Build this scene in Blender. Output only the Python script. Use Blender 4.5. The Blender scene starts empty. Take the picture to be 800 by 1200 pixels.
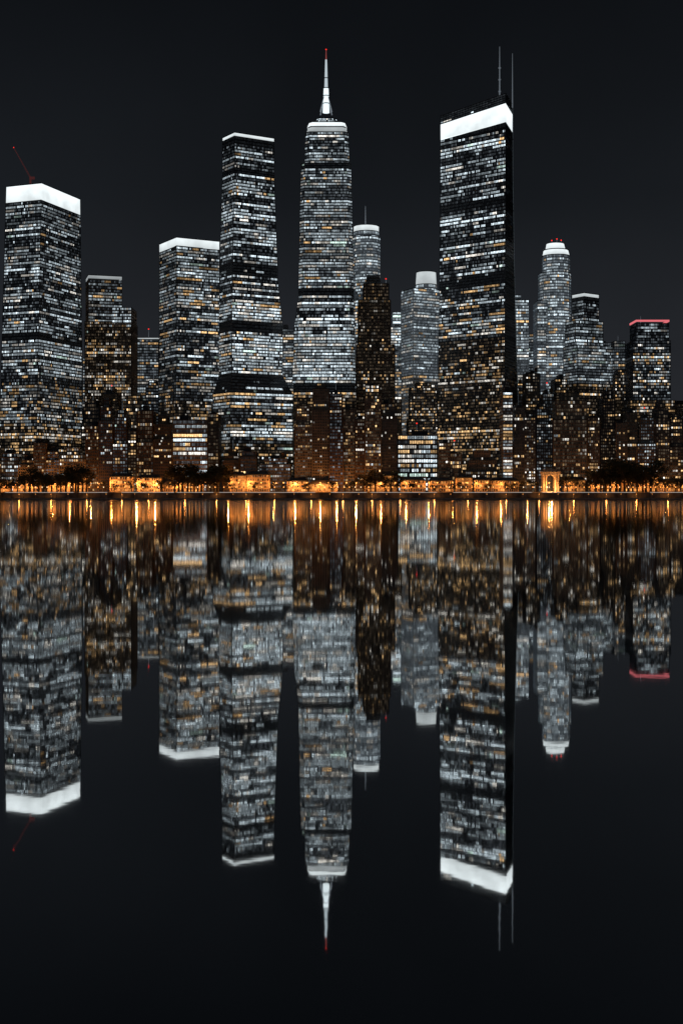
import bpy, math, random
import numpy as np
from mathutils import Vector, Matrix
R = random.Random(11)
N = np.random.RandomState(5)
CAMH, HOR, F, GZ = 11.0, 573.5, 1500.0, 7.2
def X(px, D): return (px-400.0)*D/F
def Z(py, D): return CAMH+(HOR-py)*D/F
scene = bpy.context.scene
COL = scene.collection
def link(o): COL.objects.link(o); return o

# ---------------------------------------------------------------- materials
def newmat(name):
    m = bpy.data.materials.new(name); m.use_nodes = True
    nt = m.node_tree; nt.nodes.clear()
    return m, nt, nt.nodes, nt.links
def principled(name, col, rough=0.6, metal=0.0, nscale=0.3, namt=0.35, bump=0.0, glow=None):
    m, nt, ns, lk = newmat(name)
    out = ns.new('ShaderNodeOutputMaterial'); b = ns.new('ShaderNodeBsdfPrincipled')
    tc = ns.new('ShaderNodeTexCoord'); no = ns.new('ShaderNodeTexNoise')
    no.inputs['Scale'].default_value = nscale; no.inputs['Detail'].default_value = 6
    lk.new(tc.outputs['Object'], no.inputs['Vector'])
    mr = ns.new('ShaderNodeMapRange'); mr.inputs[1].default_value = .3; mr.inputs[2].default_value = .7
    mr.inputs[3].default_value = 1-namt; mr.inputs[4].default_value = 1+namt
    lk.new(no.outputs[0], mr.inputs[0])
    vm = ns.new('ShaderNodeVectorMath'); vm.operation = 'SCALE'; vm.inputs[0].default_value = col
    lk.new(mr.outputs[0], vm.inputs['Scale']); lk.new(vm.outputs[0], b.inputs['Base Color'])
    b.inputs['Roughness'].default_value = rough; b.inputs['Metallic'].default_value = metal
    if bump:
        bp = ns.new('ShaderNodeBump'); bp.inputs['Strength'].default_value = bump
        lk.new(no.outputs[0], bp.inputs['Height']); lk.new(bp.outputs[0], b.inputs['Normal'])
    if glow:
        b.inputs['Emission Color'].default_value = (*glow, 1); b.inputs['Emission Strength'].default_value = 1
        m.cycles.emission_sampling = 'NONE'
    lk.new(b.outputs[0], out.inputs[0])
    return m
def emitter(name, col, s):
    m, nt, ns, lk = newmat(name)
    out = ns.new('ShaderNodeOutputMaterial'); e = ns.new('ShaderNodeEmission')
    e.inputs[0].default_value = (*col, 1); e.inputs[1].default_value = s
    lk.new(e.outputs[0], out.inputs[0])
    m.cycles.emission_sampling = 'NONE'
    return m
def glassmat(name, lo, hi, n0, n1, sc):
    m, nt, ns, lk = newmat(name)
    out = ns.new('ShaderNodeOutputMaterial'); b = ns.new('ShaderNodeBsdfPrincipled')
    at = ns.new('ShaderNodeAttribute'); at.attribute_name = 'light'
    uv = ns.new('ShaderNodeUVMap'); sx = ns.new('ShaderNodeSeparateXYZ'); lk.new(uv.outputs[0], sx.inputs[0])
    mr = ns.new('ShaderNodeMapRange'); mr.inputs[3].default_value = lo; mr.inputs[4].default_value = hi
    lk.new(sx.outputs[1], mr.inputs[0])
    tc = ns.new('ShaderNodeTexCoord'); no = ns.new('ShaderNodeTexNoise'); no.inputs['Scale'].default_value = sc
    no.inputs['Detail'].default_value = 3; lk.new(tc.outputs['Object'], no.inputs['Vector'])
    m2 = ns.new('ShaderNodeMapRange'); m2.inputs[1].default_value = .35; m2.inputs[2].default_value = .65
    m2.inputs[3].default_value = n0; m2.inputs[4].default_value = n1; lk.new(no.outputs[0], m2.inputs[0])
    mu = ns.new('ShaderNodeMath'); mu.operation = 'MULTIPLY'; lk.new(mr.outputs[0], mu.inputs[0]); lk.new(m2.outputs[0], mu.inputs[1])
    b.inputs['Base Color'].default_value = (.02, .025, .03, 1); b.inputs['Roughness'].default_value = .15
    lk.new(at.outputs['Color'], b.inputs['Emission Color']); lk.new(mu.outputs[0], b.inputs['Emission Strength'])
    lk.new(b.outputs[0], out.inputs[0]); m.cycles.emission_sampling = 'NONE'
    return m
GLASS = glassmat('window_glass', .6, 1.25, .5, 1.45, .8)
CROWNM = glassmat('crown_light_panel', .78, 1.08, .86, 1.08, .06)
FR_DARK = principled('dark_anodised_metal', (.030, .035, .045), .45, .3, .05)
FR_SILV = principled('silver_cladding_glow', (.22, .25, .28), .4, .3, .05, glow=(.013, .016, .019))  # faint emission in the cladding stands in for floodlight on it
FR_BROWN = principled('brown_brick', (.085, .058, .042), .85, 0, .15)
FR_STONE = principled('tan_limestone', (.16, .135, .11), .85, 0, .15)
FR_GREY = principled('grey_concrete', (.09, .09, .095), .85, 0, .15)
ROOFM = principled('roof_membrane', (.05, .05, .055), .9, 0, .2)
STEEL = principled('mast_steel', (.25, .27, .3), .4, .7, .5)
MASTM = principled('mast_steel_glow', (.35, .37, .4), .4, .5, .5, glow=(.09, .105, .12))  # emission put into the steel to brighten the masts, no floodlight falls on them
FIN = principled('edge_fin_glow', (.35, .37, .4), .4, .5, .5, glow=(.05, .062, .07))  # dim emission painted in to give the bright edge line
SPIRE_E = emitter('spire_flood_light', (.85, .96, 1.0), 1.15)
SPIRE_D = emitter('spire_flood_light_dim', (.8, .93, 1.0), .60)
RED_E = emitter('red_warning_light', (1.0, .03, .02), 1.6)
REDDIM_E = emitter('red_mast_light', (.75, .16, .15), .35)
ORANGE_E = emitter('sodium_lamp', (1.0, .38, .08), 3.4)
WARMW_E = emitter('warm_white_lamp', (1.0, .72, .42), 3.2)
HEAD_E = emitter('headlamp_light', (1.0, .9, .7), 5.0)
TAIL_E = emitter('tail_lamp_light', (1.0, .08, .03), 3.0)

# ---------------------------------------------------------------- geometry helpers
class Geo:
    def __init__(s): s.v = []; s.f = []; s.c = []; s.uv = []
    def quad(s, a, b, c, d, col=None):
        i = len(s.v); s.v += [a, b, c, d]; s.f.append((i, i+1, i+2, i+3))
        if col is not None:
            s.c.append(col)
    def poly(s, pts):
        i = len(s.v); s.v += [tuple(p) for p in pts]; s.f.append(tuple(range(i, i+len(pts))))
    def cyl(s, p0, p1, r0, r1, n=8, cap=True):
        p0 = Vector(p0); p1 = Vector(p1); ax = (p1-p0).normalized()
        t = Vector((1, 0, 0)) if abs(ax.x) < .9 else Vector((0, 1, 0))
        u = ax.cross(t).normalized(); w = ax.cross(u)
        i = len(s.v)
        for p, r in ((p0, r0), (p1, r1)):
            for k in range(n):
                a = 2*math.pi*k/n; s.v.append(tuple(p+u*math.cos(a)*r+w*math.sin(a)*r))
        for k in range(n):
            s.f.append((i+k, i+(k+1) % n, i+n+(k+1) % n, i+n+k))
        if cap:
            s.f.append(tuple(i+n+k for k in range(n))); s.f.append(tuple(i+k for k in reversed(range(n))))
    def box(s, x0, x1, y0, y1, z0, z1):
        i = len(s.v)
        s.v += [(x0, y0, z0), (x1, y0, z0), (x1, y1, z0), (x0, y1, z0), (x0, y0, z1), (x1, y0, z1), (x1, y1, z1), (x0, y1, z1)]
        for f in ((3, 2, 1, 0), (4, 5, 6, 7), (0, 1, 5, 4), (1, 2, 6, 5), (2, 3, 7, 6), (3, 0, 4, 7)):
            s.f.append(tuple(i+k for k in f))
    def sphere(s, c, r, n=8, m=5):
        i = len(s.v); cx, cy, cz = c
        for a in range(m+1):
            th = math.pi*a/m
            for b in range(n):
                ph = 2*math.pi*b/n
                s.v.append((cx+r*math.sin(th)*math.cos(ph), cy+r*math.sin(th)*math.sin(ph), cz+r*math.cos(th)))
        for a in range(m):
            for b in range(n):
                s.f.append((i+a*n+b, i+(a+1)*n+b, i+(a+1)*n+(b+1) % n, i+a*n+(b+1) % n))
    def mesh(s, name, mats, origin=(0, 0, 0)):
        me = bpy.data.meshes.new(name)
        o = origin
        me.from_pydata([(p[0]-o[0], p[1]-o[1], p[2]-o[2]) for p in s.v], [], s.f)
        if s.c:
            ca = np.repeat(np.array(s.c, dtype=np.float32), 4, axis=0)
            at = me.color_attributes.new('light', 'FLOAT_COLOR', 'CORNER')
            at.data.foreach_set('color', ca.ravel())
            uvl = me.uv_layers.new(name='UVMap')
            uvl.data.foreach_set('uv', np.tile(np.array([0, 0, 1, 0, 1, 1, 0, 1], dtype=np.float32), len(s.c)))
        for m in (mats if isinstance(mats, (list, tuple)) else [mats]): me.materials.append(m)
        return me
def area2(p): return sum(p[i][0]*p[(i+1) % len(p)][1]-p[(i+1) % len(p)][0]*p[i][1] for i in range(len(p)))
def qd(xl, xc, xr, dl, dr, D):
    C = (X(xc, D), D); L = (X(xl, D+dl), D+dl); Q = (X(xr, D+dr), D+dr)
    return [C, Q, (L[0]+Q[0]-C[0], L[1]+Q[1]-C[1]), L]
def rc(xl, xr, D, dep):
    return [(X(xl, D), D), (X(xr, D), D), (X(xr, D), D+dep), (X(xl, D), D+dep)]
def ng(cx, r, D, n=14, yc=None):
    yc = D+r if yc is None else yc
    x = X(cx, D+r)
    return [(x+r*math.cos(2*math.pi*(k+.5)/n), yc+r*math.sin(2*math.pi*(k+.5)/n)) for k in range(n)]
def lerpp(a, b, t): return [(p[0]+(q[0]-p[0])*t, p[1]+(q[1]-p[1])*t) for p, q in zip(a, b)]

COOL = np.array([.78, .92, 1.0]); NEUT = np.array([1.0, .95, .86]); WARM = np.array([1.0, .62, .28]); GREEN = np.array([.75, 1., .9]); DEEP = np.array([1.0, .40, .10])
def floors(nv, st):
    res = []
    for j in range(nv):
        fp = st['p']+N.normal(0, .14); fb = math.exp(N.normal(0, .34)); r = N.rand()
        if r < st['full']: fp = 1.3; fb *= 1.4
        elif r < st['full']+st['off']: fp = .05
        res.append((fp, fb))
    return res
def lights(nv, nu, st, fl):
    b, warm, run = st['b'], st['warm'], st['run']
    out = np.zeros((nv, nu, 4), dtype=np.float32)
    patch = N.rand(nv//4+2, nu//8+2)*st['pv']+(1-st['pv']*.42)
    state = 0; colr = COOL; fb0 = 1; wv = .36 if st['bv'] > .1 else 0.02
    for j in range(nv):
        fp, fb = fl[j]
        for k in range(nu):
            if N.rand() > run or k == 0:
                state = N.rand() < fp*patch[j//4, k//8]
                q = N.rand()
                if warm > 2: colr = DEEP
                else: colr = WARM if q < warm*.7 else (NEUT if q < warm*1.2+.15 else (GREEN if q > .985 else COOL))
                fb0 = math.exp(N.normal(0, st['bv']))
            if state and (N.rand() < .94 or wv < .1):
                v = b*fb*fb0*math.exp(N.normal(0, wv))
                out[j, k, :3] = colr*min(v, 1.6)
            else:
                v = st['base']*(.4+1.2*N.rand())  # dim emission on unlit panes; higher base imitates a floodlit facade
                if st['p'] > .1 and N.rand() < .55: v += .012+.11*N.rand()**2
                out[j, k, :3] = (np.array([.75, .88, 1.0]) if warm < .6 else np.array([1, .75, .5])*.7)*v
    out[:, :, 3] = 1
    return out
def S(**k):
    d = dict(p=.6, b=.55, warm=.05, run=.74, fh=3.7, cw=2.0, base=.008, sp=.38, pw=.38, fo=.3, full=.12, off=.12, pv=1.0, bv=.45)
    d.update(k); d['b'] *= .88 if d['bv'] > .1 else 1; return d
MIDW = S(p=.5, b=.5, warm=.5, run=.4)
BRIGHT = S(p=.85, b=.62, base=.05, full=.3, off=.05)
DARKB = S(p=.03, b=.3, full=0, off=0)
CROWN = S(p=9, b=1.0, warm=-.5, run=0, fh=300, cw=6, base=.5, sp=.0, pw=0, full=0, off=0, pv=0, bv=.01, fo=.1)
class Bld:
    def __init__(s, name, label, cat, frame=FR_DARK, group=None):
        s.n, s.l, s.cat, s.fr, s.g = name, label, cat, frame, group
        s.parts = {}; s.base = None; s.k = 0; s.dim = {}
    def geo(s, part, mat, uniq=False):
        key = (part, s.k) if uniq else (part, -1)
        if uniq: s.k += 1
        if key not in s.parts: s.parts[key] = (Geo(), mat)
        return s.parts[key][0]
    def sec(s, pb, pt, z0, z1, st, part='glass_facade', roof=True, uniq=False):
        if area2(pb) < 0: pb = pb[::-1]; pt = pt[::-1]; z1 = z1[::-1] if isinstance(z1, list) else z1; z0 = z0[::-1] if isinstance(z0, list) else z0
        n = len(pb)
        if s.base is None:
            s.base = (sum(p[0] for p in pb)/n, sum(p[1] for p in pb)/n, GZ)
        zb = z0 if isinstance(z0, list) else [z0]*n
        zt = z1 if isinstance(z1, list) else [z1]*n
        G = s.geo(part, CROWNM if part == 'lit_crown' else GLASS, uniq or part == 'lit_crown'); FRG = s.geo('facade_frame', s.fr)
        H = max(zt)-min(zb)
        nv = max(1, round(H/st['fh']))
        fl = floors(nv, st)
        crown_col = [.90*st['b'], .98*st['b'], 1.0*st['b'], 1] if part == 'lit_crown' else None
        for i in range(n):
            j = (i+1) % n
            a = np.array([*pb[i], zb[i]]); b = np.array([*pb[j], zb[j]]); c = np.array([*pt[j], zt[j]]); d = np.array([*pt[i], zt[i]])
            e = b-a; L = math.hypot(e[0], e[1])
            if L < .5: continue
            nr = np.array([e[1], -e[0], 0])/L; tg = np.array([e[0], e[1], 0])/L
            nu = max(1, round(L/st['cw']))
            Lt = None if crown_col else lights(nv, nu, st, fl)*s.dim.get(i, 1)
            def pnt(u, t): return (a*(1-u)+b*u)*(1-t)+(d*(1-u)+c*u)*t
            us = np.linspace(0, 1, nu+1); ts = np.linspace(0, 1, nv+1)
            U, T = np.meshgrid(us, ts)
            P = ((a[None, None]*(1-U[..., None])+b*U[..., None])*(1-T[..., None])+(d*(1-U[..., None])+c*U[..., None])*T[..., None])
            Pl = P.tolist(); Ll = None if crown_col else Lt.tolist()
            for v in range(nv):
                for u in range(nu):
                    G.quad(Pl[v][u], Pl[v][u+1], Pl[v+1][u+1], Pl[v+1][u], crown_col or Ll[v][u])
            o1 = nr*st['fo']; o2 = nr*(st['fo']+.13)
            if st['sp'] > 0:
                for v in range(nv):
                    t0, t1 = v/nv, (v+st['sp'])/nv
                    p, q, r_, w = pnt(0, t0), pnt(1, t0), pnt(1, t1), pnt(0, t1)
                    FRG.quad(tuple(p+o1), tuple(q+o1), tuple(r_+o1), tuple(w+o1))
                    FRG.quad(tuple(w+o1), tuple(r_+o1), tuple(r_), tuple(w))
                    FRG.quad(tuple(p), tuple(q), tuple(q+o1), tuple(p+o1))
            if st['pw'] > 0:
                for u in range(nu+1):
                    h = st['pw']/2*tg*(1.8 if u in (0, nu) and n < 6 else 1)
                    p, w = pnt(u/nu, 0), pnt(u/nu, 1)
                    FRG.quad(tuple(p-h+o2), tuple(p+h+o2), tuple(w+h+o2), tuple(w-h+o2))
                    FRG.quad(tuple(p-h), tuple(p-h+o2), tuple(w-h+o2), tuple(w-h))
                    FRG.quad(tuple(p+h+o2), tuple(p+h), tuple(w+h), tuple(w+h+o2))
        if roof:
            RG = s.geo('roof', ROOFM, True)
            cx = sum(p[0] for p in pt)/n; cy = sum(p[1] for p in pt)/n
            rings = []
            for (off, dz) in ((.7, .02), (.7, 1.0), (-.6, 1.0), (-.6, .1)):
                rg = []
                for i in range(n):
                    vx, vy = pt[i][0]-cx, pt[i][1]-cy; l = math.hypot(vx, vy) or 1
                    rg.append((pt[i][0]+vx/l*off, pt[i][1]+vy/l*off, zt[i]+dz))
                rings.append(rg)
            i0 = len(RG.v)
            for rg in rings: RG.v += rg
            for q in range(3):
                for i in range(n):
                    j = (i+1) % n; RG.f.append((i0+q*n+i, i0+q*n+j, i0+(q+1)*n+j, i0+(q+1)*n+i))
            RG.f.append(tuple(i0+3*n+i for i in range(n)))
    def finish(s):
        e = bpy.data.objects.new(s.n, None); e.location = s.base; e.empty_display_size = 5
        e['label'] = s.l; e['category'] = s.cat
        if s.g: e['group'] = s.g
        link(e)
        for (k, _), (g, m) in s.parts.items():
            if not g.v: continue
            o = bpy.data.objects.new(k, g.mesh(k, m, s.base)); o.parent = e; link(o)
        return e
    def mast(s, x, y, z0, z1, r, part='antenna', mat=None, red=True):
        g = s.geo(part, mat or MASTM, True); g.cyl((x, y, z0), (x, y, z1), r, r*.35, 6)
        if red: s.geo('warning_light', RED_E, True).sphere((x, y, z1+.4), .8)

def stack(b, D, levels):
    for lv in levels:
        b.sec(lv[2], lv[3], max(GZ, Z(lv[0], D)), Z(lv[1], D), lv[4])

# ---------------------------------------------------------------- main towers
D = 1500
b = Bld('skyscraper', 'wide dark glass skyscraper with solid white glowing crown', 'skyscraper')
PB = qd(-2, 42, 98, 18, 88, D); PT = qd(8, 49, 94, 18, 84, D)
def at(py, y0=577, y1=213): return lerpp(PB, PT, (y0-py)/(y0-y1))
stack(b, D, [(577, 500, at(577), at(500), S(p=.38, warm=.8, run=.4, b=.42)), (500, 440, at(500), at(440), S(p=.45, warm=.4, b=.42, run=.6)),
    (440, 398, at(440), at(398), S(p=.72, b=.7, full=.2)), (398, 390, at(398), at(390), DARKB), (390, 262, at(390), at(262), S(p=.56, b=.5)),
    (262, 235, at(262), at(235), S(p=.4, b=.3))])
b.sec(at(234), at(215), Z(234, D), Z(215, D), {**CROWN, 'b': 1.12}, 'lit_crown')
b.finish()
# roof crane
cr = bpy.data.objects.new('tower_crane', None); cx, cy, cz = X(36, 1530), 1530, Z(216, 1530)
cr.location = (cx, cy, cz); cr['label'] = 'slim dark red roof crane with raised jib and warning light'; cr['category'] = 'crane'; link(cr)
CRM = principled('crane_red_glow', (.3, .06, .05), .5, glow=(.045, .012, .012))  # red paint carries a faint emission so the crane shows at night
def part(par, name, g, mat):
    o = bpy.data.objects.new(name, g.mesh(name, mat)); o.parent = par; link(o); return o
g = Geo(); g.box(-1, 1, -1, 1, 0, 9); part(cr, 'mast', g, CRM)
g = Geo(); tip = Vector((-20, 0, 44))
for dx, dy in ((-.7, 0), (.7, -.6), (.7, .6)): g.cyl((dx, dy, 8), (tip.x+dx*.4, dy*.4, tip.z), .24, .18, 5)
for k in range(12):
    a = Vector((0, 0, 8)).lerp(tip, k/12); c = Vector((0, 0, 8)).lerp(tip, (k+1)/12)
    g.cyl(tuple(a+Vector((-.6, 0, 0))), tuple(c+Vector((.5, .4, 0))), .1, .1, 4)
g.box(.5, 5, -1, 1, 6, 9)
part(cr, 'jib', g, CRM)
g = Geo(); g.sphere(tuple(tip), .6); part(cr, 'warning_light', g, RED_E)

# B
D = 1600
b = Bld('office_tower', 'slim dark tower with white lit roofline and lower shoulder', 'skyscraper', FR_BROWN)
p1 = qd(101, 104, 143, 30, 12, D); p2 = rc(100, 154, D-6, 46)
stack(b, D, [(577, 378, p2, p2, S(p=.4, warm=.6, run=.45, b=.38, pw=.8)), (378, 328, p1, p1, S(p=.35, warm=.2, b=.22))])
b.sec(rc(132, 154, D-8, 40), rc(132, 154, D-8, 40), Z(380, D), Z(362, D), S(p=.95, b=.5), 'glass_facade', uniq=True)
b.sec(p1, p1, Z(326, D), Z(322.5, D), {**CROWN, 'b': .35}, 'lit_crown')
b.finish()
# D
D = 1520
b = Bld('skyscraper', 'dark corner-facing skyscraper with bright white roof band', 'skyscraper')
p = qd(187, 207, 257, 44, 26, D); pp = qd(184, 206, 260, 46, 28, D)
stack(b, D, [(577, 470, pp, pp, S(p=.4, warm=.8, b=.4, run=.4)), (470, 430, pp, p, S(p=.5, warm=.4, b=.4)), (430, 350, p, p, S(p=.58, warm=.2, b=.4)),
    (350, 289, p, p, S(p=.7, b=.42, warm=.1))])
b.sec(p, p, Z(287.5, D), Z(278.5, D), {**CROWN, 'b': .95}, 'lit_crown'); b.finish()
# E
D = 1500
b = Bld('skyscraper', 'very tall stepped dark skyscraper with thin white lit roofline', 'skyscraper')
p1 = qd(261, 275, 321, 24, 26, D); p2 = qd(258, 273, 325, 26, 28, D); p3 = qd(257, 272, 331, 28, 32, D); p4 = qd(250, 270, 343, 34, 36, D)
stack(b, D, [(577, 520, p4, p4, S(p=.4, warm=.6, b=.45, run=.6)), (520, 460, p4, p4, S(p=.5, warm=.3, b=.5, run=.85, full=.2)), (460, 438, p4, p3, DARKB), (438, 388, p3, p3, S(p=.85, b=.6, off=.02, pv=.4)), (388, 376, p3, p3, DARKB),
    (376, 322, p3, p2, S(p=.72, b=.58, full=.2)), (322, 308, p2, p2, DARKB), (308, 203, p2, p1, S(p=.68, b=.6, full=.18)), (203, 197, p1, p1, DARKB), (197, 168, p1, p1, S(p=.55, b=.45))])
b.sec(p1, p1, Z(168, D), Z(160, D), DARKB); b.sec(p1, p1, Z(159, D), Z(155.5, D), {**CROWN, 'b': .9}, 'lit_crown')
b.finish()
# F
D = 1500
b = Bld('skyscraper', 'supertall tapered glass skyscraper with setbacks and floodlit spire', 'skyscraper')
def cen(xl, xr, ch=5):
    w = (xr-xl); yc = D+36; c = (X(xl, D+10)+X(xr, D+10))/2; h = w/2*(D+10)/F
    return [(c-h+ch, yc-h), (c+h-ch, yc-h), (c+h, yc-h+ch), (c+h, yc+h-ch), (c+h-ch, yc+h), (c-h+ch, yc+h), (c-h, yc+h-ch), (c-h, yc-h+ch)]
stack(b, D, [(577, 460, cen(345, 417), cen(345, 417), S(p=.36, warm=.8, b=.42, run=.4)), (460, 450, cen(344, 416), cen(344, 416), DARKB),
    (450, 392, cen(343, 416), cen(345, 415), S(p=.95, b=.52, base=.05, full=.25, off=.02, pv=.4, bv=.3)), (392, 384, cen(345, 415), cen(345, 415), S(p=.5)),
    (384, 346, cen(345, 415), cen(350, 414), S(p=.9, b=.5, full=.2, pv=.4)), (346, 338, cen(350, 414), cen(350, 414), DARKB),
    (338, 230, cen(350, 414), cen(352, 412), S(p=.88, b=.40, base=.035, full=.12, fh=3.5, pv=.5, bv=.3)), (230, 196, cen(352, 412), cen(353, 411), S(p=.7, b=.4, base=.03, fh=3.5)), (196, 190, cen(353, 411), cen(353, 411), DARKB),
    (190, 152, cen(357, 409), cen(358, 408), S(p=.6, b=.4, base=.02, fh=3.5))])
b.sec(cen(359, 407, 4), cen(361, 405, 4), Z(151, D), Z(145, D), {**CROWN, 'b': .45}, 'lit_crown')
b.sec(cen(360, 406, 4), cen(362, 404, 4), Z(144, D), Z(139, D), {**CROWN, 'b': 1.25}, 'lit_crown')
b.sec(cen(368, 396, 4), cen(370, 394, 4), Z(137, D), Z(132, D), S(p=.8, b=.7, fh=3), uniq=True)
xs = X(382, D+36); ys = D+36; k = (D+36)/F
zz = lambda py: CAMH+(HOR-py)*k
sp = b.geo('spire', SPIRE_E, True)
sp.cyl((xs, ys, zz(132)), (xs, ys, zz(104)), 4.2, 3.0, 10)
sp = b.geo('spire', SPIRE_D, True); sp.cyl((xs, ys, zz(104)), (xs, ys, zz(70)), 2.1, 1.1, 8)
for sx in (-1, 1):
    for sy in (-1, 1): b.geo('spire_buttress', MASTM, True).cyl((xs+sx*7, ys+sy*7, zz(133)), (xs+sx*2.6, ys+sy*2.6, zz(114)), .8, .4, 5)
for py, r in ((122, 4.2), (113, 3.9), (104, 3.6), (92, 2.2)): b.geo('spire_collar', STEEL, True).cyl((xs, ys, zz(py)), (xs, ys, zz(py)+.9), r, r, 10)
b.geo('antenna', REDDIM_E).cyl((xs, ys, zz(70)), (xs, ys, zz(58)), .8, .35, 6)
b.geo('warning_light', RED_E).sphere((xs, ys, zz(58)), .8)
b.finish()
# G
D = 1640
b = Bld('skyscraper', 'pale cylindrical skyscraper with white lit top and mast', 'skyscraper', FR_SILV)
g1 = ng(429, 18, D); g2 = ng(429, 16.5, D, yc=D+18)
stack(b, D, [(577, 335, g1, g1, S(p=.5, warm=.4)), (335, 277, g1, g1, S(p=.85, b=.42, base=.07, full=.2))])
b.sec(g2, g2, Z(275, D), Z(270, D), S(p=.9, b=.5, base=.1)); b.sec(g2, g2, Z(269.5, D), Z(263, D), {**CROWN, 'b': .85}, 'lit_crown')
b.mast(X(428, D+18), D+18, Z(263, D), Z(238, D), 1.0, red=False); b.finish()
# brown art-deco tower
D = 1560
b = Bld('office_tower', 'brown stepped masonry tower with scattered warm windows', 'skyscraper', FR_BROWN)
W = S(p=.17, warm=.9, b=.32, run=.1, cw=2.6, fh=4.0, sp=.45, pw=1.0, bv=.8, pv=1.5, full=.02)
stack(b, D, [(577, 470, rc(417, 470, D-10, 60), rc(417, 470, D-10, 60), W), (470, 405, rc(418, 462, D-5, 50), rc(418, 462, D-5, 50), W),
    (405, 352, rc(420, 457, D, 42), rc(420, 457, D, 42), W), (352, 332, rc(426, 455, D+4, 34), rc(426, 455, D+4, 34), W), (332, 322, rc(428, 446, D+8, 24), rc(430, 444, D+8, 22), DARKB)])
b.mast(X(452, D+20), D+20, Z(332, D), Z(324, D), .6); b.finish()
# H
D = 1690
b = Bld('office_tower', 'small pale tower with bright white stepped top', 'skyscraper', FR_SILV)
stack(b, D, [(577, 400, rc(456, 482, D, 30), rc(456, 482, D, 30), MIDW), (400, 384, rc(458, 480, D, 28), rc(458, 480, D, 28), BRIGHT)])
b.sec(rc(460, 473, D, 22), rc(460, 473, D, 22), Z(384, D), Z(366, D), S(p=.95, b=.7), uniq=True); b.finish()
# I
D = 1630
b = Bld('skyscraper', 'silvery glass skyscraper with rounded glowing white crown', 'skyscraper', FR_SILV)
q = qd(470, 484, 516, 30, 20, D)
stack(b, D, [(577, 440, q, q, S(p=.5, warm=.6, b=.4)), (440, 338, q, q, S(p=.75, b=.38, base=.09, full=.15))])
b.sec(ng(499, 14, D), ng(499, 13.5, D), Z(338, D), Z(333, D), BRIGHT, uniq=True)
b.sec(ng(499, 13.5, D), ng(499, 12.5, D), Z(332, D), Z(318, D), {**CROWN, 'b': .65}, 'lit_crown')
b.finish()
# J
D = 1500
b = Bld('skyscraper', 'massive black glass skyscraper with slanted white crown and twin masts', 'skyscraper')
b.dim = {0: .22}
J = qd(516, 592, 600, 60, 45, D); JB = qd(511, 590, 610, 62, 50, D)
def jj(py): return lerpp(J, JB, max(0, min(1, (py-160)/400))**1.6)
stack(b, D, [(577, 455, jj(577), jj(455), S(p=.3, warm=1.0, b=.42, run=.3)), (455, 395, jj(455), jj(395), S(p=.4, warm=.6, b=.42, run=.5)), (395, 332, jj(395), jj(332), S(p=.52, b=.48, warm=.25)),
    (332, 318, jj(332), jj(318), DARKB), (318, 238, jj(318), jj(238), S(p=.58, b=.58, fh=4.2, full=.15)), (238, 230, jj(238), jj(230), DARKB), (230, 152, jj(230), jj(152), S(p=.5, b=.52, fh=4.2, off=.2))])
def slb(py, d): return [Z(py, D)]*2+[Z(py+d, D)]*2
b.sec(J, J, [Z(152, D)]*4, slb(143, 5), S(p=.1, fh=9, b=.3), roof=False)
b.sec(J, J, slb(142.5, 4.6), slb(121, 8), {**CROWN, 'b': 1.2}, 'lit_crown', roof=False)
b.sec(J, J, slb(120.5, 8), slb(110, 9), S(p=.0, fh=4.5, cw=4, full=0, base=.02))
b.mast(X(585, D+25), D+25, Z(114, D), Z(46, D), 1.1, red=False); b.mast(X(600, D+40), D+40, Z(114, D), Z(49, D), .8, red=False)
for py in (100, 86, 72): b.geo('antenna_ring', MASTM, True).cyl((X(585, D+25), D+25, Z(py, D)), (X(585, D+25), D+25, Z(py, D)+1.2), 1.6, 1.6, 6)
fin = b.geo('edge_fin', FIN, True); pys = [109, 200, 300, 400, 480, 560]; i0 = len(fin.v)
for py in pys:
    q = jj(py)[1]; h = .45
    fin.v += [(q[0]-h, q[1]-h, Z(py, D)), (q[0]+h, q[1]-h, Z(py, D)), (q[0]+h, q[1]+h, Z(py, D)), (q[0]-h, q[1]+h, Z(py, D))]
for k in range(len(pys)-1):
    for e in range(4): fin.f.append((i0+k*4+e, i0+k*4+(e+1) % 4, i0+k*4+4+(e+1) % 4, i0+k*4+4+e))
b.finish()
# K
D = 1620
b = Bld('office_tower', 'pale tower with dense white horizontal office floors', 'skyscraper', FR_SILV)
k1 = rc(592, 619, D, 40); k2 = rc(592, 610, D+2, 30)
stack(b, D, [(577, 450, k1, k1, MIDW), (450, 352, k1, k1, S(p=.9, b=.4, base=.05, full=.2)), (352, 346, k2, k2, DARKB)]); b.finish()
# L
b = Bld('office_tower', 'slim grey tower with cool lit floors and flat roof', 'skyscraper')
D = 1680
k1 = rc(615, 640, D, 36); stack(b, D, [(577, 392, k1, k1, S(p=.6, b=.3, base=.03))]); b.finish()
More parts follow.
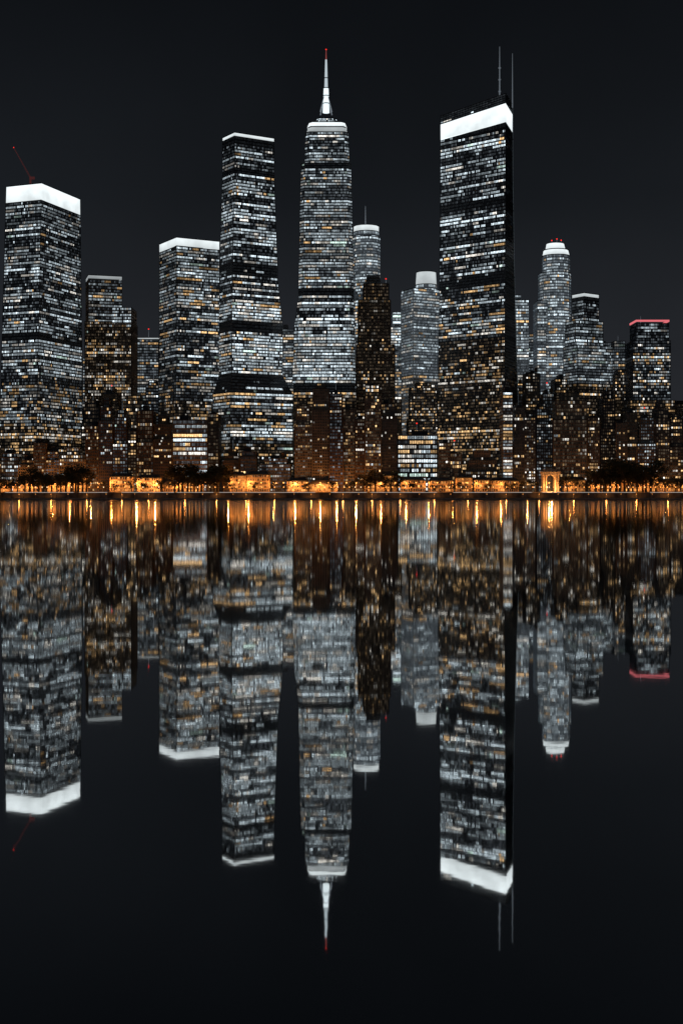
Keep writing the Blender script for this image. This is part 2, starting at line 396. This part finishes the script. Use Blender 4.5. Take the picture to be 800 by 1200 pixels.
# M
D = 1600
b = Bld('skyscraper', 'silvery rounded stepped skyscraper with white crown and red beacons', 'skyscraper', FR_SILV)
yc = D+24
m1 = ng(649, 22.5, D, yc=yc); m2 = ng(650, 20, D, yc=yc); m3 = ng(652, 17, D, yc=yc)
stack(b, D, [(577, 470, m1, m1, MIDW), (470, 388, m1, m1, S(p=.75, b=.38, base=.08)), (388, 318, m2, m2, S(p=.8, b=.38, base=.10)), (318, 297, m3, m3, S(p=.85, b=.45, base=.12))])
b.sec(m3, ng(652, 15.5, D, yc=yc), Z(296, D), Z(290, D), {**CROWN, 'b': .95}, 'lit_crown')
b.sec(ng(652, 12.5, D, yc=yc), ng(652, 11, D, yc=yc), Z(288.5, D), Z(282, D), {**CROWN, 'b': 1.05}, 'lit_crown')
b.sec(rc(629, 641, D+6, 30), rc(629, 641, D+6, 30), GZ, Z(352, D), S(p=.6, b=.3, base=.05), uniq=True)
for dx in (-6, 0, 5): b.mast(X(652+dx, yc), yc, Z(282, D), Z(276+abs(dx)*.3, D), .5)
b.finish()
# N
D = 1560
b = Bld('skyscraper', 'grey stepped tower with white lit upper corner', 'skyscraper')
n1 = qd(660, 676, 717, 26, 18, D); n2 = qd(662, 674, 706, 22, 16, D); n3 = qd(670, 684, 701, 18, 16, D)
stack(b, D, [(577, 450, n1, n1, S(p=.4, warm=.8, b=.38, run=.4)), (450, 405, n1, n1, S(p=.6, b=.38, base=.04)), (405, 376, n2, n2, S(p=.6, b=.42, base=.03)), (376, 352, n3, n3, S(p=.5, b=.35))])
b.sec(n3, n3, Z(352, D), Z(348, D), DARKB); b.sec(n3, n3, Z(347.5, D), Z(343.5, D), {**CROWN, 'b': .65}, 'lit_crown'); b.finish()
# P
D = 1560
b = Bld('skyscraper', 'dark office tower with red illuminated roofline', 'skyscraper')
q1 = rc(738, 790, D-4, 50); q2 = rc(741, 785, D, 42); q3 = rc(745, 783, D+4, 34)
stack(b, D, [(577, 470, q1, q1, S(p=.35, warm=.9, b=.4, run=.3)), (470, 400, q2, q2, S(p=.4, warm=.35, b=.4, run=.4)), (400, 379, q3, q3, S(p=.4, b=.3))])
RL = emitter('red_roof_light', (1, .22, .25), .75)
o = .6; x0, x1, y0, y1 = q3[0][0]-o, q3[1][0]+o, q3[0][1]-o, q3[2][1]+o
b.geo('lit_crown', RL, True).box(x0, x1, y0, y0+1, Z(376.5, D), Z(374.3, D)); b.geo('lit_crown', RL, True).box(x0, x0+1, y0+1.01, y1, Z(376.5, D), Z(374.3, D)); b.geo('lit_crown', RL, True).box(x1-1, x1, y0+1.01, y1, Z(376.5, D), Z(374.3, D))
b.mast(X(750, D+20), D+20, Z(378, D), Z(368, D), .4, red=False); b.finish()

# ---------------------------------------------------------------- fillers
TANK = principled('tank_timber', (.14, .09, .05), .9)
def filler(xl, xr, top, D, dep, style, frame, label, name='office_tower', cat='building', step=True, tank=False, crown=None, group='mid-rise blocks of the skyline'):
    b = Bld(name, label, cat, frame, group)
    base = rc(xl, xr, D, dep); w = xr-xl
    if step and w > 15:
        mid = top+R.uniform(.08, .4)*(577-top)
        ins = w*R.uniform(.08, .3); s_ = R.random(); a = rc(xl+ins*s_, xr-ins*(1-s_), D+2, dep-6)
        stack(b, D, [(577, mid, base, base, style), (mid, top, a, a, style)]); tp = a
        if R.random() < .55:
            w2 = a[1][0]-a[0][0]; i2 = w2*.22
            c2 = [(a[0][0]+i2, a[0][1]+4), (a[1][0]-i2, a[1][1]+4), (a[2][0]-i2, a[2][1]-4), (a[3][0]+i2, a[3][1]-4)]
            b.sec(c2, c2, Z(top, D), Z(top, D)+R.uniform(6, 12), style, uniq=True)
            z = Z(top, D)
            if R.random() < .5: b.mast((c2[0][0]+c2[1][0])/2, (c2[0][1]+c2[2][1])/2, z+6, z+R.uniform(16, 24), .35, red=False)
            b.finish(); return
    else:
        stack(b, D, [(577, top, base, base, style)]); tp = base
    if crown:
        b.sec(tp, tp, Z(top, D)+.3, Z(top, D)+crown, {**CROWN, 'b': .5}, 'lit_crown')
    x0, x1 = tp[0][0], tp[1][0]; y0, y1 = tp[0][1], tp[2][1]; z = Z(top, D)
    u = R.uniform(.1, .4)
    if not crown:
        b.geo('roof_penthouse', ROOFM).box(x0+(x1-x0)*u, x0+(x1-x0)*(u+R.uniform(.25, .45)), y0+3, y1-4, z+.15, z+R.uniform(3, 7))
        b.geo('cooling_unit', STEEL).box(x0+(x1-x0)*.06, x0+(x1-x0)*.06+3, y0+5, y0+9, z+.15, z+2.5)
    if tank:
        t = b.geo('water_tank', TANK)
        tx = x0+(x1-x0)*.8; ty = y0+6
        for ax, ay in ((-1, -1), (1, -1), (1, 1), (-1, 1)): t.cyl((tx+ax, ty+ay, z), (tx+ax, ty+ay, z+3.1), .2, .2, 4)
        t.cyl((tx, ty, z+3), (tx, ty, z+7), 2, 2, 10); t.cyl((tx, ty, z+6.9), (tx, ty, z+8.6), 2.2, .1, 10)
    if R.random() < .3: b.mast((x0+x1)/2, (y0+y1)/2, z, z+R.uniform(8, 16), .35, red=R.random() < .5)
    b.finish()
def wst(**k): return S(**{**dict(p=.3, warm=.9, b=.34, run=.2, fh=R.uniform(3.2, 4.3), cw=R.uniform(1.9, 3.0), sp=R.uniform(.35, .5), pw=R.uniform(.5, 1.0), full=.03, pv=1.7, bv=.8), **k})
back = [(-20, 8, 470, 1660), (96, 112, 420, 1680), (112, 134, 440, 1720), (144, 158, 450, 1700), (154, 186, 398, 1660), (176, 192, 445, 1720), (328, 346, 386, 1660), (398, 420, 400, 1720),
    (478, 500, 410, 1700), (500, 518, 384, 1720), (640, 664, 430, 1720), (699, 718, 402, 1700), (712, 742, 410, 1650), (724, 740, 425, 1730), (782, 812, 474, 1640), (255, 262, 420, 1700), (812, 850, 440, 1680), (-60, -22, 440, 1660)]
for i, (a, c, t, D) in enumerate(back):
    cool = t < 425
    st = S(p=.5, b=.3, warm=.3, base=.03, cw=2.6) if cool else wst(p=.35)
    filler(a, c, t, D, 34, st, FR_DARK if cool else R.choice([FR_BROWN, FR_STONE]),
        'distant grey office tower with dim cool windows' if cool else 'distant masonry block with small amber windows', crown=2.5 if i in (4, 12) else None, group='distant towers behind the skyline')
mid = [(96, 118, 478, 1560), (118, 140, 462, 1562), (140, 170, 470, 1564), (166, 186, 452, 1560), (340, 350, 470, 1590), (478, 514, 455, 1570), (600, 616, 452, 1562), (614, 632, 438, 1560), (634, 650, 462, 1550), (650, 664, 445, 1556), (716, 740, 440, 1600), (786, 830, 478, 1560), (-50, -4, 480, 1560)]
for (a, c, t, D) in mid:
    filler(a, c, t, D, 30, wst(p=R.uniform(.15, .45), warm=R.uniform(.4, .95)), R.choice([FR_BROWN, FR_GREY, FR_DARK]), 'mid-rise masonry block with amber office windows', tank=R.random() < .4, group='mid-rise blocks of the skyline')
BR = S(p=.97, b=.6, warm=.3, run=.8, fh=5.2, cw=2.6, pw=.7, full=.3, off=.0, pv=.3)
front = [(-60, -30, 515), (-30, 2, 525), (2, 22, 532), (22, 40, 540), (40, 54, 520), (54, 70, 530), (70, 100, 534), (101, 116, 500), (116, 132, 478), (132, 150, 490), (150, 160, 506), (160, 180, 482), (180, 201, 498), (203, 243, 493, S(p=.6, b=.45, warm=.3, run=.85, fh=5, full=.25, off=.15)), (244, 256, 486), (262, 280, 535), (282, 300, 530), (304, 340, 538),
    (346, 366, 476), (366, 386, 456), (386, 402, 462), (402, 416, 480), (416, 427, 492), (428, 446, 452), (446, 464, 474), (466, 512, 511, BR), (514, 527, 520), (527, 540, 532), (545, 582, 540), (589, 600, 460, S(p=.9, b=.42, warm=.3, run=.9, full=.3)), (602, 614, 478), (614, 627, 490),
    (628, 647, 480), (648, 687, 470), (688, 702, 490), (703, 722, 468), (722, 734, 496), (734, 746, 484), (746, 768, 490), (768, 784, 478), (784, 800, 492), (800, 840, 480), (840, 870, 490)]
lowlabels = ['brown brick apartment block with scattered amber windows', 'tan stone office block with warm lit windows', 'dark low-rise block with amber windows', 'grey concrete block with mixed white and amber windows']
for f in front:
    a, c, t = f[:3]; i = R.randrange(4)
    st = f[3] if len(f) > 3 else wst(p=R.choice([.07, .15, .25, .42]), warm=R.choice([.3, .6, .9, 1.0]), b=R.uniform(.22, .5))
    filler(a, c, t, 1457+R.uniform(0, 6), 32, st, [FR_BROWN, FR_STONE, FR_DARK, FR_GREY][i], 'low office block with continuous bright white floors' if len(f) > 3 else lowlabels[i],
        name='apartment_block' if i == 0 else 'office_block', step=len(f) < 4, tank=R.random() < .35 and len(f) < 4, group='low blocks facing the waterfront')

# waterfront pavilions
xx = -60
PAV = principled('pavilion_plaster', (.36, .28, .2), .8, 0, .4); SLATE = principled('slate_roof', (.07, .06, .06), .8)
while xx < 860:
    w = R.uniform(12, 32)
    if 628 < xx+w and xx < 660: xx = 661; continue
    if R.random() < .88:
        D = 1442; H = R.uniform(7, 20)
        b = Bld('waterfront_pavilion', R.choice(['low tan waterfront building with glowing ground-floor windows', 'two-storey plaster waterfront building lit by orange lamps']), 'building', PAV, 'low waterfront buildings')
        q = rc(xx, xx+w, D, 11)
        b.sec(q, q, GZ, GZ+H, S(p=.5, warm=3, b=.8, run=.3, fh=4.0, cw=2.6, sp=.4, pw=.9))
        x0, x1 = q[0][0], q[1][0]
        g = b.geo('pitched_roof', SLATE); z = GZ+H+1.05; i = len(g.v)
        g.v += [(x0-.8, D-.8, z), (x1+.8, D-.8, z), (x1+.8, D+11.8, z), (x0-.8, D+11.8, z), (x0+3, D+5.5, z+3.5), (x1-3, D+5.5, z+3.5)]
        g.f += [(i, i+1, i+5, i+4), (i+2, i+3, i+4, i+5), (i+1, i+2, i+5), (i+3, i, i+4), (i+3, i+2, i+1, i)]
        b.finish()
    xx += w+R.uniform(1, 8)
# monument
mx, my = X(645, 1442), 1446.
mo = bpy.data.objects.new('memorial_arch', None); mo.location = (mx, my, GZ); mo['label'] = 'small floodlit stone arch monument with columns glowing amber'; mo['category'] = 'monument'; link(mo)
ST = principled('monument_stone', (.45, .38, .30), .8, 0, .6)
g = Geo(); g.box(-11, 11, -5, 5, 0, 1.5); part(mo, 'plinth', g, ST)
for sx in (-1, 1):
    g = Geo(); g.box(sx*7-2.5, sx*7+2.5, -4, 4, 1.5, 20); part(mo, 'pier', g, ST)
    for k in (-1, 1):
        g = Geo(); g.cyl((sx*7+k*1.5, -4.7, 1.5), (sx*7+k*1.5, -4.7, 20), .6, .5, 10); part(mo, 'column', g, ST)
g = Geo(); n = 12
for k in range(n):
    a0 = math.pi*k/n; a1 = math.pi*(k+1)/n
    for yy in (-4, 4):
        g.poly([(4.5*math.cos(a0), yy, 15.5+4.5*math.sin(a0)), (4.5*math.cos(a0), yy, 20), (4.5*math.cos(a1), yy, 20), (4.5*math.cos(a1), yy, 15.5+4.5*math.sin(a1))])
    g.quad((4.5*math.cos(a0), -4, 15.5+4.5*math.sin(a0)), (4.5*math.cos(a1), -4, 15.5+4.5*math.sin(a1)), (4.5*math.cos(a1), 4, 15.5+4.5*math.sin(a1)), (4.5*math.cos(a0), 4, 15.5+4.5*math.sin(a0)))
part(mo, 'arch', g, ST)
g = Geo(); g.box(-10.5, 10.5, -5.4, 5, 20, 23); g.box(-11, 11, -5.8, 5.4, 22.9, 23.8); g.box(-7, 7, -4, 4, 23.7, 26.5); part(mo, 'entablature', g, ST)

# ---------------------------------------------------------------- setting
def sheet(name, x0, x1, y0, y1, z, mat, lab=None):
    g = Geo(); g.quad((x0, y0, z), (x1, y0, z), (x1, y1, z), (x0, y1, z))
    o = bpy.data.objects.new(name, g.mesh(name, mat)); o['kind'] = 'structure'; o['label'] = lab or name; o['category'] = name; link(o); return o
def struct(name, g, mat, lab):
    o = bpy.data.objects.new(name, g.mesh(name, mat)); o['kind'] = 'structure'; o['label'] = lab; o['category'] = name.replace('_', ' '); link(o)
GRD = principled('city_ground', (.06, .055, .05), .9, 0, .05); ASPH = principled('asphalt', (.05, .05, .052), .8, 0, .3); PAVE = principled('paving', (.22, .2, .18), .8, 0, .5)
sheet('ground', -9000, 9000, 1404.5, 26000, GZ-.15, GRD, 'dark flat city ground')
g = Geo(); g.box(-3000, 3000, 1404, 1427, GZ-.5, GZ); struct('pavement', g, PAVE, 'paved waterfront promenade')
g = Geo(); g.box(-3000, 3000, 1437, 1440.5, GZ-.5, GZ); struct('pavement', g, PAVE, 'kerbed pavement beside waterfront buildings')
g = Geo(); g.box(-3000, 3000, 1392, 1402, -6, 1.6); struct('pavement', g, principled('quay_stone', (.2, .19, .18), .8, 0, .5), 'added low stone quay walk just above the water')  # ledge added to carry the lamps that light the seawall
sheet('road', -3000, 3000, 1427.02, 1436.98, GZ-.14, ASPH, 'asphalt waterfront road')
g = Geo()
for k in range(-120, 120): g.quad((k*8, 1431.9, GZ-.136), (k*8+4, 1431.9, GZ-.136), (k*8+4, 1432.1, GZ-.136), (k*8, 1432.1, GZ-.136))
struct('road_marking', g, principled('road_paint', (.7, .7, .65), .6), 'dashed white road centre line')
SW = principled('seawall_concrete', (.075, .075, .08), .85, 0, .15, .6); COP = principled('coping_stone', (.35, .36, .36), .7, 0, .4)
sw = bpy.data.objects.new('seawall', None); sw.location = (0, 1403, GZ); sw['label'] = 'long dark concrete seawall with pale coping and added glow strip'; sw['category'] = 'seawall'; link(sw)
g = Geo(); g.box(-3000, 3000, -.98, .98, -9, .2)
part(sw, 'wall_face', g, SW)
for k in range(-44, 45):
    g = Geo(); g.box(k*12-.3, k*12+.3, -1.6, -.99, -5.5, -.2); part(sw, 'buttress', g, SW)
g = Geo(); g.box(-3000, 3000, -1.3, 1.0, .21, .8); part(sw, 'coping', g, COP)
COPGLOW = emitter('coping_glow_strip', (.9, .86, .8), .42)  # added emissive strip imitates lamplight on the pale coping
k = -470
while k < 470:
    w = R.uniform(20, 110); g = Geo(); g.box(k, k+w, -1.35, -1.31, .24, .78); part(sw, 'coping_glow', g, COPGLOW); k += w+R.uniform(1, 18)
g = Geo()
for k in range(-240, 241): g.cyl((k*2.5, 1403, GZ+.8), (k*2.5, 1403, GZ+1.7), .05, .05, 4)
for z in (1.0, 1.35, 1.7): g.box(-600, 600, 1402.97, 1403.03, GZ+z-.03, GZ+z+.03)
o = bpy.data.objects.new('railing', g.mesh('railing', STEEL)); o['label'] = 'thin steel railing along the promenade edge'; o['category'] = 'railing'; link(o)

# water
m, nt, ns, lk = newmat('river_water')
out = ns.new('ShaderNodeOutputMaterial'); gl = ns.new('ShaderNodeBsdfGlossy'); df = ns.new('ShaderNodeBsdfDiffuse'); ad = ns.new('ShaderNodeAddShader')
gl.distribution = 'GGX'; gl.inputs['Color'].default_value = (.68, .69, .69, 1); df.inputs['Color'].default_value = (.004, .005, .006, 1)
tc = ns.new('ShaderNodeTexCoord'); sx = ns.new('ShaderNodeSeparateXYZ'); lk.new(tc.outputs['Object'], sx.inputs[0])
mr = ns.new('ShaderNodeMapRange'); mr.inputs[1].default_value = 35; mr.inputs[2].default_value = 1000; mr.inputs[3].default_value = .020; mr.inputs[4].default_value = .082
lk.new(sx.outputs[1], mr.inputs[0]); lk.new(mr.outputs[0], gl.inputs['Roughness'])
mp = ns.new('ShaderNodeMapping'); mp.inputs['Scale'].default_value = (1.0, 1.4, 1); lk.new(tc.outputs['Object'], mp.inputs[0])
no = ns.new('ShaderNodeTexNoise'); no.inputs['Scale'].default_value = .7; no.inputs['Detail'].default_value = 2; lk.new(mp.outputs[0], no.inputs['Vector'])
bp = ns.new('ShaderNodeBump'); bp.inputs['Strength'].default_value = 1.0; bp.inputs['Distance'].default_value = .0006; lk.new(no.outputs[0], bp.inputs['Height'])
lk.new(bp.outputs[0], gl.inputs['Normal']); lk.new(gl.outputs[0], ad.inputs[0]); lk.new(df.outputs[0], ad.inputs[1]); lk.new(ad.outputs[0], out.inputs[0])
sheet('water', -9000, 9000, -300, 1404, 0, m, 'still dark river water mirroring the skyline')

# ---------------------------------------------------------------- trees
LEAF = principled('foliage', (.06, .06, .025), .8, 0, .8, .5); BARK = principled('bark', (.09, .06, .04), .9, 0, 2)
def treemesh(seed):
    r = random.Random(seed); t = Geo(); c = Geo()
    t.cyl((0, 0, 0), (0, 0, .35), .035, .025, 8); t.cyl((0, 0, .34), (.02, .01, .75), .025, .008, 6)
    lobes = []
    for k in range(9):
        a = r.uniform(0, 6.28); h = r.uniform(.38, .85); rad = r.uniform(.12, .30)*(1.1-abs(h-.55))
        e = (math.cos(a)*rad, math.sin(a)*rad, h); t.cyl((0, 0, r.uniform(.25, .45)), e, .014, .004, 5); lobes.append((e, r.uniform(.10, .18)))
    for e, s in lobes:
        for q in range(85):
            d = Vector((r.gauss(0, 1), r.gauss(0, 1), r.gauss(0, .8))).normalized()*s*(r.random()**.4)*1.1
            p = Vector(e)+d; u = Vector((r.gauss(0, 1), r.gauss(0, 1), r.gauss(0, 1))).normalized(); w = u.orthogonal().normalized(); k = r.uniform(.012, .026)
            c.quad(tuple(p-u*k-w*k*.6), tuple(p+u*k-w*k*.6), tuple(p+u*k+w*k*.6), tuple(p-u*k+w*k*.6))
    return t.mesh('trunk', BARK), c.mesh('crown', LEAF)
TM = [treemesh(i) for i in range(5)]
def tree(px, D, h):
    tm = R.choice(TM)
    e = bpy.data.objects.new('tree', None); e.location = (X(px, D), D, GZ); e.scale = (h*1.25, h*1.25, h); e.rotation_euler[2] = R.uniform(0, 6)
    e['label'] = 'leafy shade tree on the promenade under orange lamps'; e['category'] = 'tree'; e['group'] = 'trees along the waterfront promenade'; link(e)
    for nm, me in (('trunk', tm[0]), ('crown', tm[1])):
        o = bpy.data.objects.new(nm, me); o.parent = e; link(o)
zones = [(-30, 30, 5, 18), (28, 74, 9, 29), (76, 104, 6, 33), (110, 200, 5, 14), (203, 262, 13, 34), (265, 345, 4, 13), (350, 420, 3, 14), (420, 470, 6, 26), (470, 600, 6, 14), (600, 630, 3, 16), (660, 700, 4, 20), (697, 765, 13, 38), (765, 840, 8, 22)]
for a, c, n, h in zones:
    for k in range(n): tree(a+(c-a)*(k+R.uniform(.2, .8))/n, R.uniform(1411, 1424), h*R.uniform(.7, 1.1))

# ---------------------------------------------------------------- street lamps
def lampmesh(h, r, em):
    p = Geo(); p.cyl((0, 0, 0), (0, 0, .8), .25, .18, 8); p.cyl((0, 0, .79), (0, 0, h), .12, .08, 8); p.cyl((0, 0, h-.1), (0, -1.2, h+.5), .07, .06, 6)
    hd = Geo(); hd.sphere((0, -1.4, h+.3), r, 10, 6); cp = Geo(); cp.cyl((0, -1.4, h+.3+r*.8), (0, -1.4, h+.5+r), r*1.1, r*.4, 10)
    return p.mesh('pole', STEEL), hd.mesh('lamp_globe', em), cp.mesh('lamp_cap', FR_DARK)
LM = [lampmesh(6.0, .5, ORANGE_E), lampmesh(11, .75, ORANGE_E), lampmesh(6.0, .45, WARMW_E), lampmesh(4, .28, ORANGE_E)]
HTS = (6.0, 11., 6.0, 4.)
def lamp(px, D, k, light=0, z=GZ):
    e = bpy.data.objects.new('street_lamp', None); e.location = (X(px, D), D, z)
    e['label'] = ['short orange glowing promenade lamp on steel post', 'tall sodium street lamp beside the road', 'warm white promenade lamp on steel post', 'small orange lamp added on the quay to wash the seawall'][k]
    e['category'] = 'street lamp'; e['group'] = 'street lamps along the waterfront'; link(e)
    for nm, me in zip(('pole', 'lamp_globe', 'lamp_cap'), LM[k]):
        o = bpy.data.objects.new(nm, me); o.parent = e; link(o)
    if light:
        l = bpy.data.lights.new('lamp_light', 'POINT'); l.energy = light; l.color = (1, .34, .07); l.shadow_soft_size = .6
        o = bpy.data.objects.new('lamp_light', l); o.location = (0, -1.4, HTS[k]-.8); o.parent = e; link(o)
px = -20
while px < 825:
    lamp(px, 1409, 0 if R.random() < .75 else 2); px += R.uniform(5, 11)
px = -16; i = 0
while px < 820:
    lamp(px, 1396, 3, 1500 if i % 2 == 0 else 0, 1.6); px += R.uniform(15, 23); i += 1  # lamp row added to wash the seawall face with orange light
px = -14; i = 0
while px < 825:
    lamp(px, 1438, 1, 12000*(1.5 if px < 420 else .8) if i % 2 == 0 else 0); px += R.uniform(9, 18); i += 1
l = bpy.data.lights.new('flood_light', 'POINT'); l.energy = 18000; l.color = (1, .45, .14); l.shadow_soft_size = .8
o = bpy.data.objects.new('flood_light', l); o.location = (0, -10, 5); o.parent = mo; link(o)

# ---------------------------------------------------------------- cars on the road
def carmeshes(col):
    bd = Geo(); prof = [(-2.2, .35), (2.2, .35), (2.25, .75), (1.3, .95), (.6, 1.42), (-1.1, 1.45), (-1.9, 1.0), (-2.25, .9)]
    bd.v = [(x, -.88, z) for x, z in prof]+[(x, .88, z) for x, z in prof]; n = len(prof)
    bd.f = [tuple(range(n)), tuple(reversed(range(n, 2*n)))]+[(k, n+k, n+(k+1) % n, (k+1) % n) for k in range(n)]
    gl_ = Geo(); gl_.quad((-1.5, -.9, 1.0), (1.05, -.9, 1.0), (.5, -.9, 1.35), (-1.05, -.9, 1.37))
    wh = Geo(); wh.cyl((0, -.1, 0), (0, .1, 0), .33, .33, 12)
    hl = Geo(); hl.sphere((0, 0, 0), .2, 8, 5)
    return bd.mesh('body', principled('car_paint', col, .3, .3)), gl_.mesh('side_window', principled('car_glass', (.02, .02, .025), .1)), wh.mesh('wheel', principled('tyre_rubber', (.02, .02, .02), .8)), hl.mesh('headlight', HEAD_E), hl.mesh('tail_light', TAIL_E)
CM = [(n_, carmeshes(c_)) for n_, c_ in (('white', (.7, .7, .7)), ('dark blue', (.03, .05, .12)), ('grey', (.25, .25, .26)), ('yellow', (.7, .4, .03)))]
px = -10
while px < 815:
    nm, cm = R.choice(CM); d = R.choice([1, -1]); y = 1429.5 if d > 0 else 1434.5
    e = bpy.data.objects.new('car', None); e.location = (X(px, y), y, GZ-.13); e.rotation_euler[2] = 0 if d > 0 else math.pi
    e['label'] = nm+' car driving on the waterfront road with lights on'; e['category'] = 'car'; e['group'] = 'cars on the waterfront road'; link(e)
    for part_, me, loc in [('body', cm[0], (0, 0, 0)), ('side_window', cm[1], (0, 0, 0))]+[('wheel', cm[2], (sx*1.4, sy*.82, .33)) for sx in (-1, 1) for sy in (-1, 1)]+[('headlight', cm[3], (2.2, sy*.6, .65)) for sy in (-1, 1)]+[('tail_light', cm[4], (-2.2, sy*.6, .75)) for sy in (-1, 1)]:
        o = bpy.data.objects.new(part_, me); o.location = loc; o.parent = e; link(o)
    px += R.uniform(10, 45)

# ---------------------------------------------------------------- sky and moonlight
w = bpy.data.worlds.new('World'); scene.world = w; w.use_nodes = True
nt = w.node_tree; ns = nt.nodes; lk = nt.links; ns.clear()
out = ns.new('ShaderNodeOutputWorld'); tc = ns.new('ShaderNodeTexCoord'); sx = ns.new('ShaderNodeSeparateXYZ'); lk.new(tc.outputs['Generated'], sx.inputs[0])
cr_ = ns.new('ShaderNodeValToRGB'); el = cr_.color_ramp.elements
el[0].position = 0; el[0].color = (.024, .026, .031, 1); el[1].position = 1; el[1].color = (.0015, .002, .003, 1)
for p, c in ((.12, (.0170, .0190, .0230)), (.22, (.0088, .0104, .0130)), (.38, (.0038, .0046, .0060))):
    e = el.new(p); e.color = (*c, 1)
lk.new(sx.outputs[2], cr_.inputs[0])
no = ns.new('ShaderNodeTexNoise'); no.inputs['Scale'].default_value = 2.5; no.inputs['Detail'].default_value = 4; lk.new(tc.outputs['Generated'], no.inputs['Vector'])
mr = ns.new('ShaderNodeMapRange'); mr.inputs[1].default_value = .3; mr.inputs[2].default_value = .7; mr.inputs[3].default_value = .75; mr.inputs[4].default_value = 1.25; lk.new(no.outputs[0], mr.inputs[0])
bg = ns.new('ShaderNodeBackground'); lk.new(cr_.outputs[0], bg.inputs[0]); lk.new(mr.outputs[0], bg.inputs[1])
sk = ns.new('ShaderNodeTexSky'); sk.sky_type = 'NISHITA'; sk.sun_disc = False; sk.sun_elevation = math.radians(1); sk.sun_rotation = math.radians(180)
b2 = ns.new('ShaderNodeBackground'); b2.inputs[1].default_value = .0002; lk.new(sk.outputs[0], b2.inputs[0])
ad = ns.new('ShaderNodeAddShader'); lk.new(bg.outputs[0], ad.inputs[0]); lk.new(b2.outputs[0], ad.inputs[1]); lk.new(ad.outputs[0], out.inputs[0])
sl_ = bpy.data.lights.new('cool_fill_sun', 'SUN'); sl_.energy = .08; sl_.angle = math.radians(.5); sl_.color = (.75, .85, 1)  # weak cool sun added to lift the dark facade frames
o = bpy.data.objects.new('cool_fill_sun', sl_); o.rotation_euler = (math.radians(55), 0, math.radians(-35)); link(o)

cam = bpy.data.cameras.new('camera'); cam.sensor_fit = 'VERTICAL'; cam.sensor_height = 36; cam.lens = F/1200*36; cam.shift_y = -(600-HOR)/1200
cam.clip_end = 40000; cam.clip_start = .5
o = bpy.data.objects.new('camera', cam); o.location = (0, 0, CAMH); o.rotation_euler = (math.pi/2, 0, 0); link(o); scene.camera = o
scene.view_settings.view_transform = 'Standard'; scene.view_settings.look = 'None'; scene.view_settings.exposure = 0
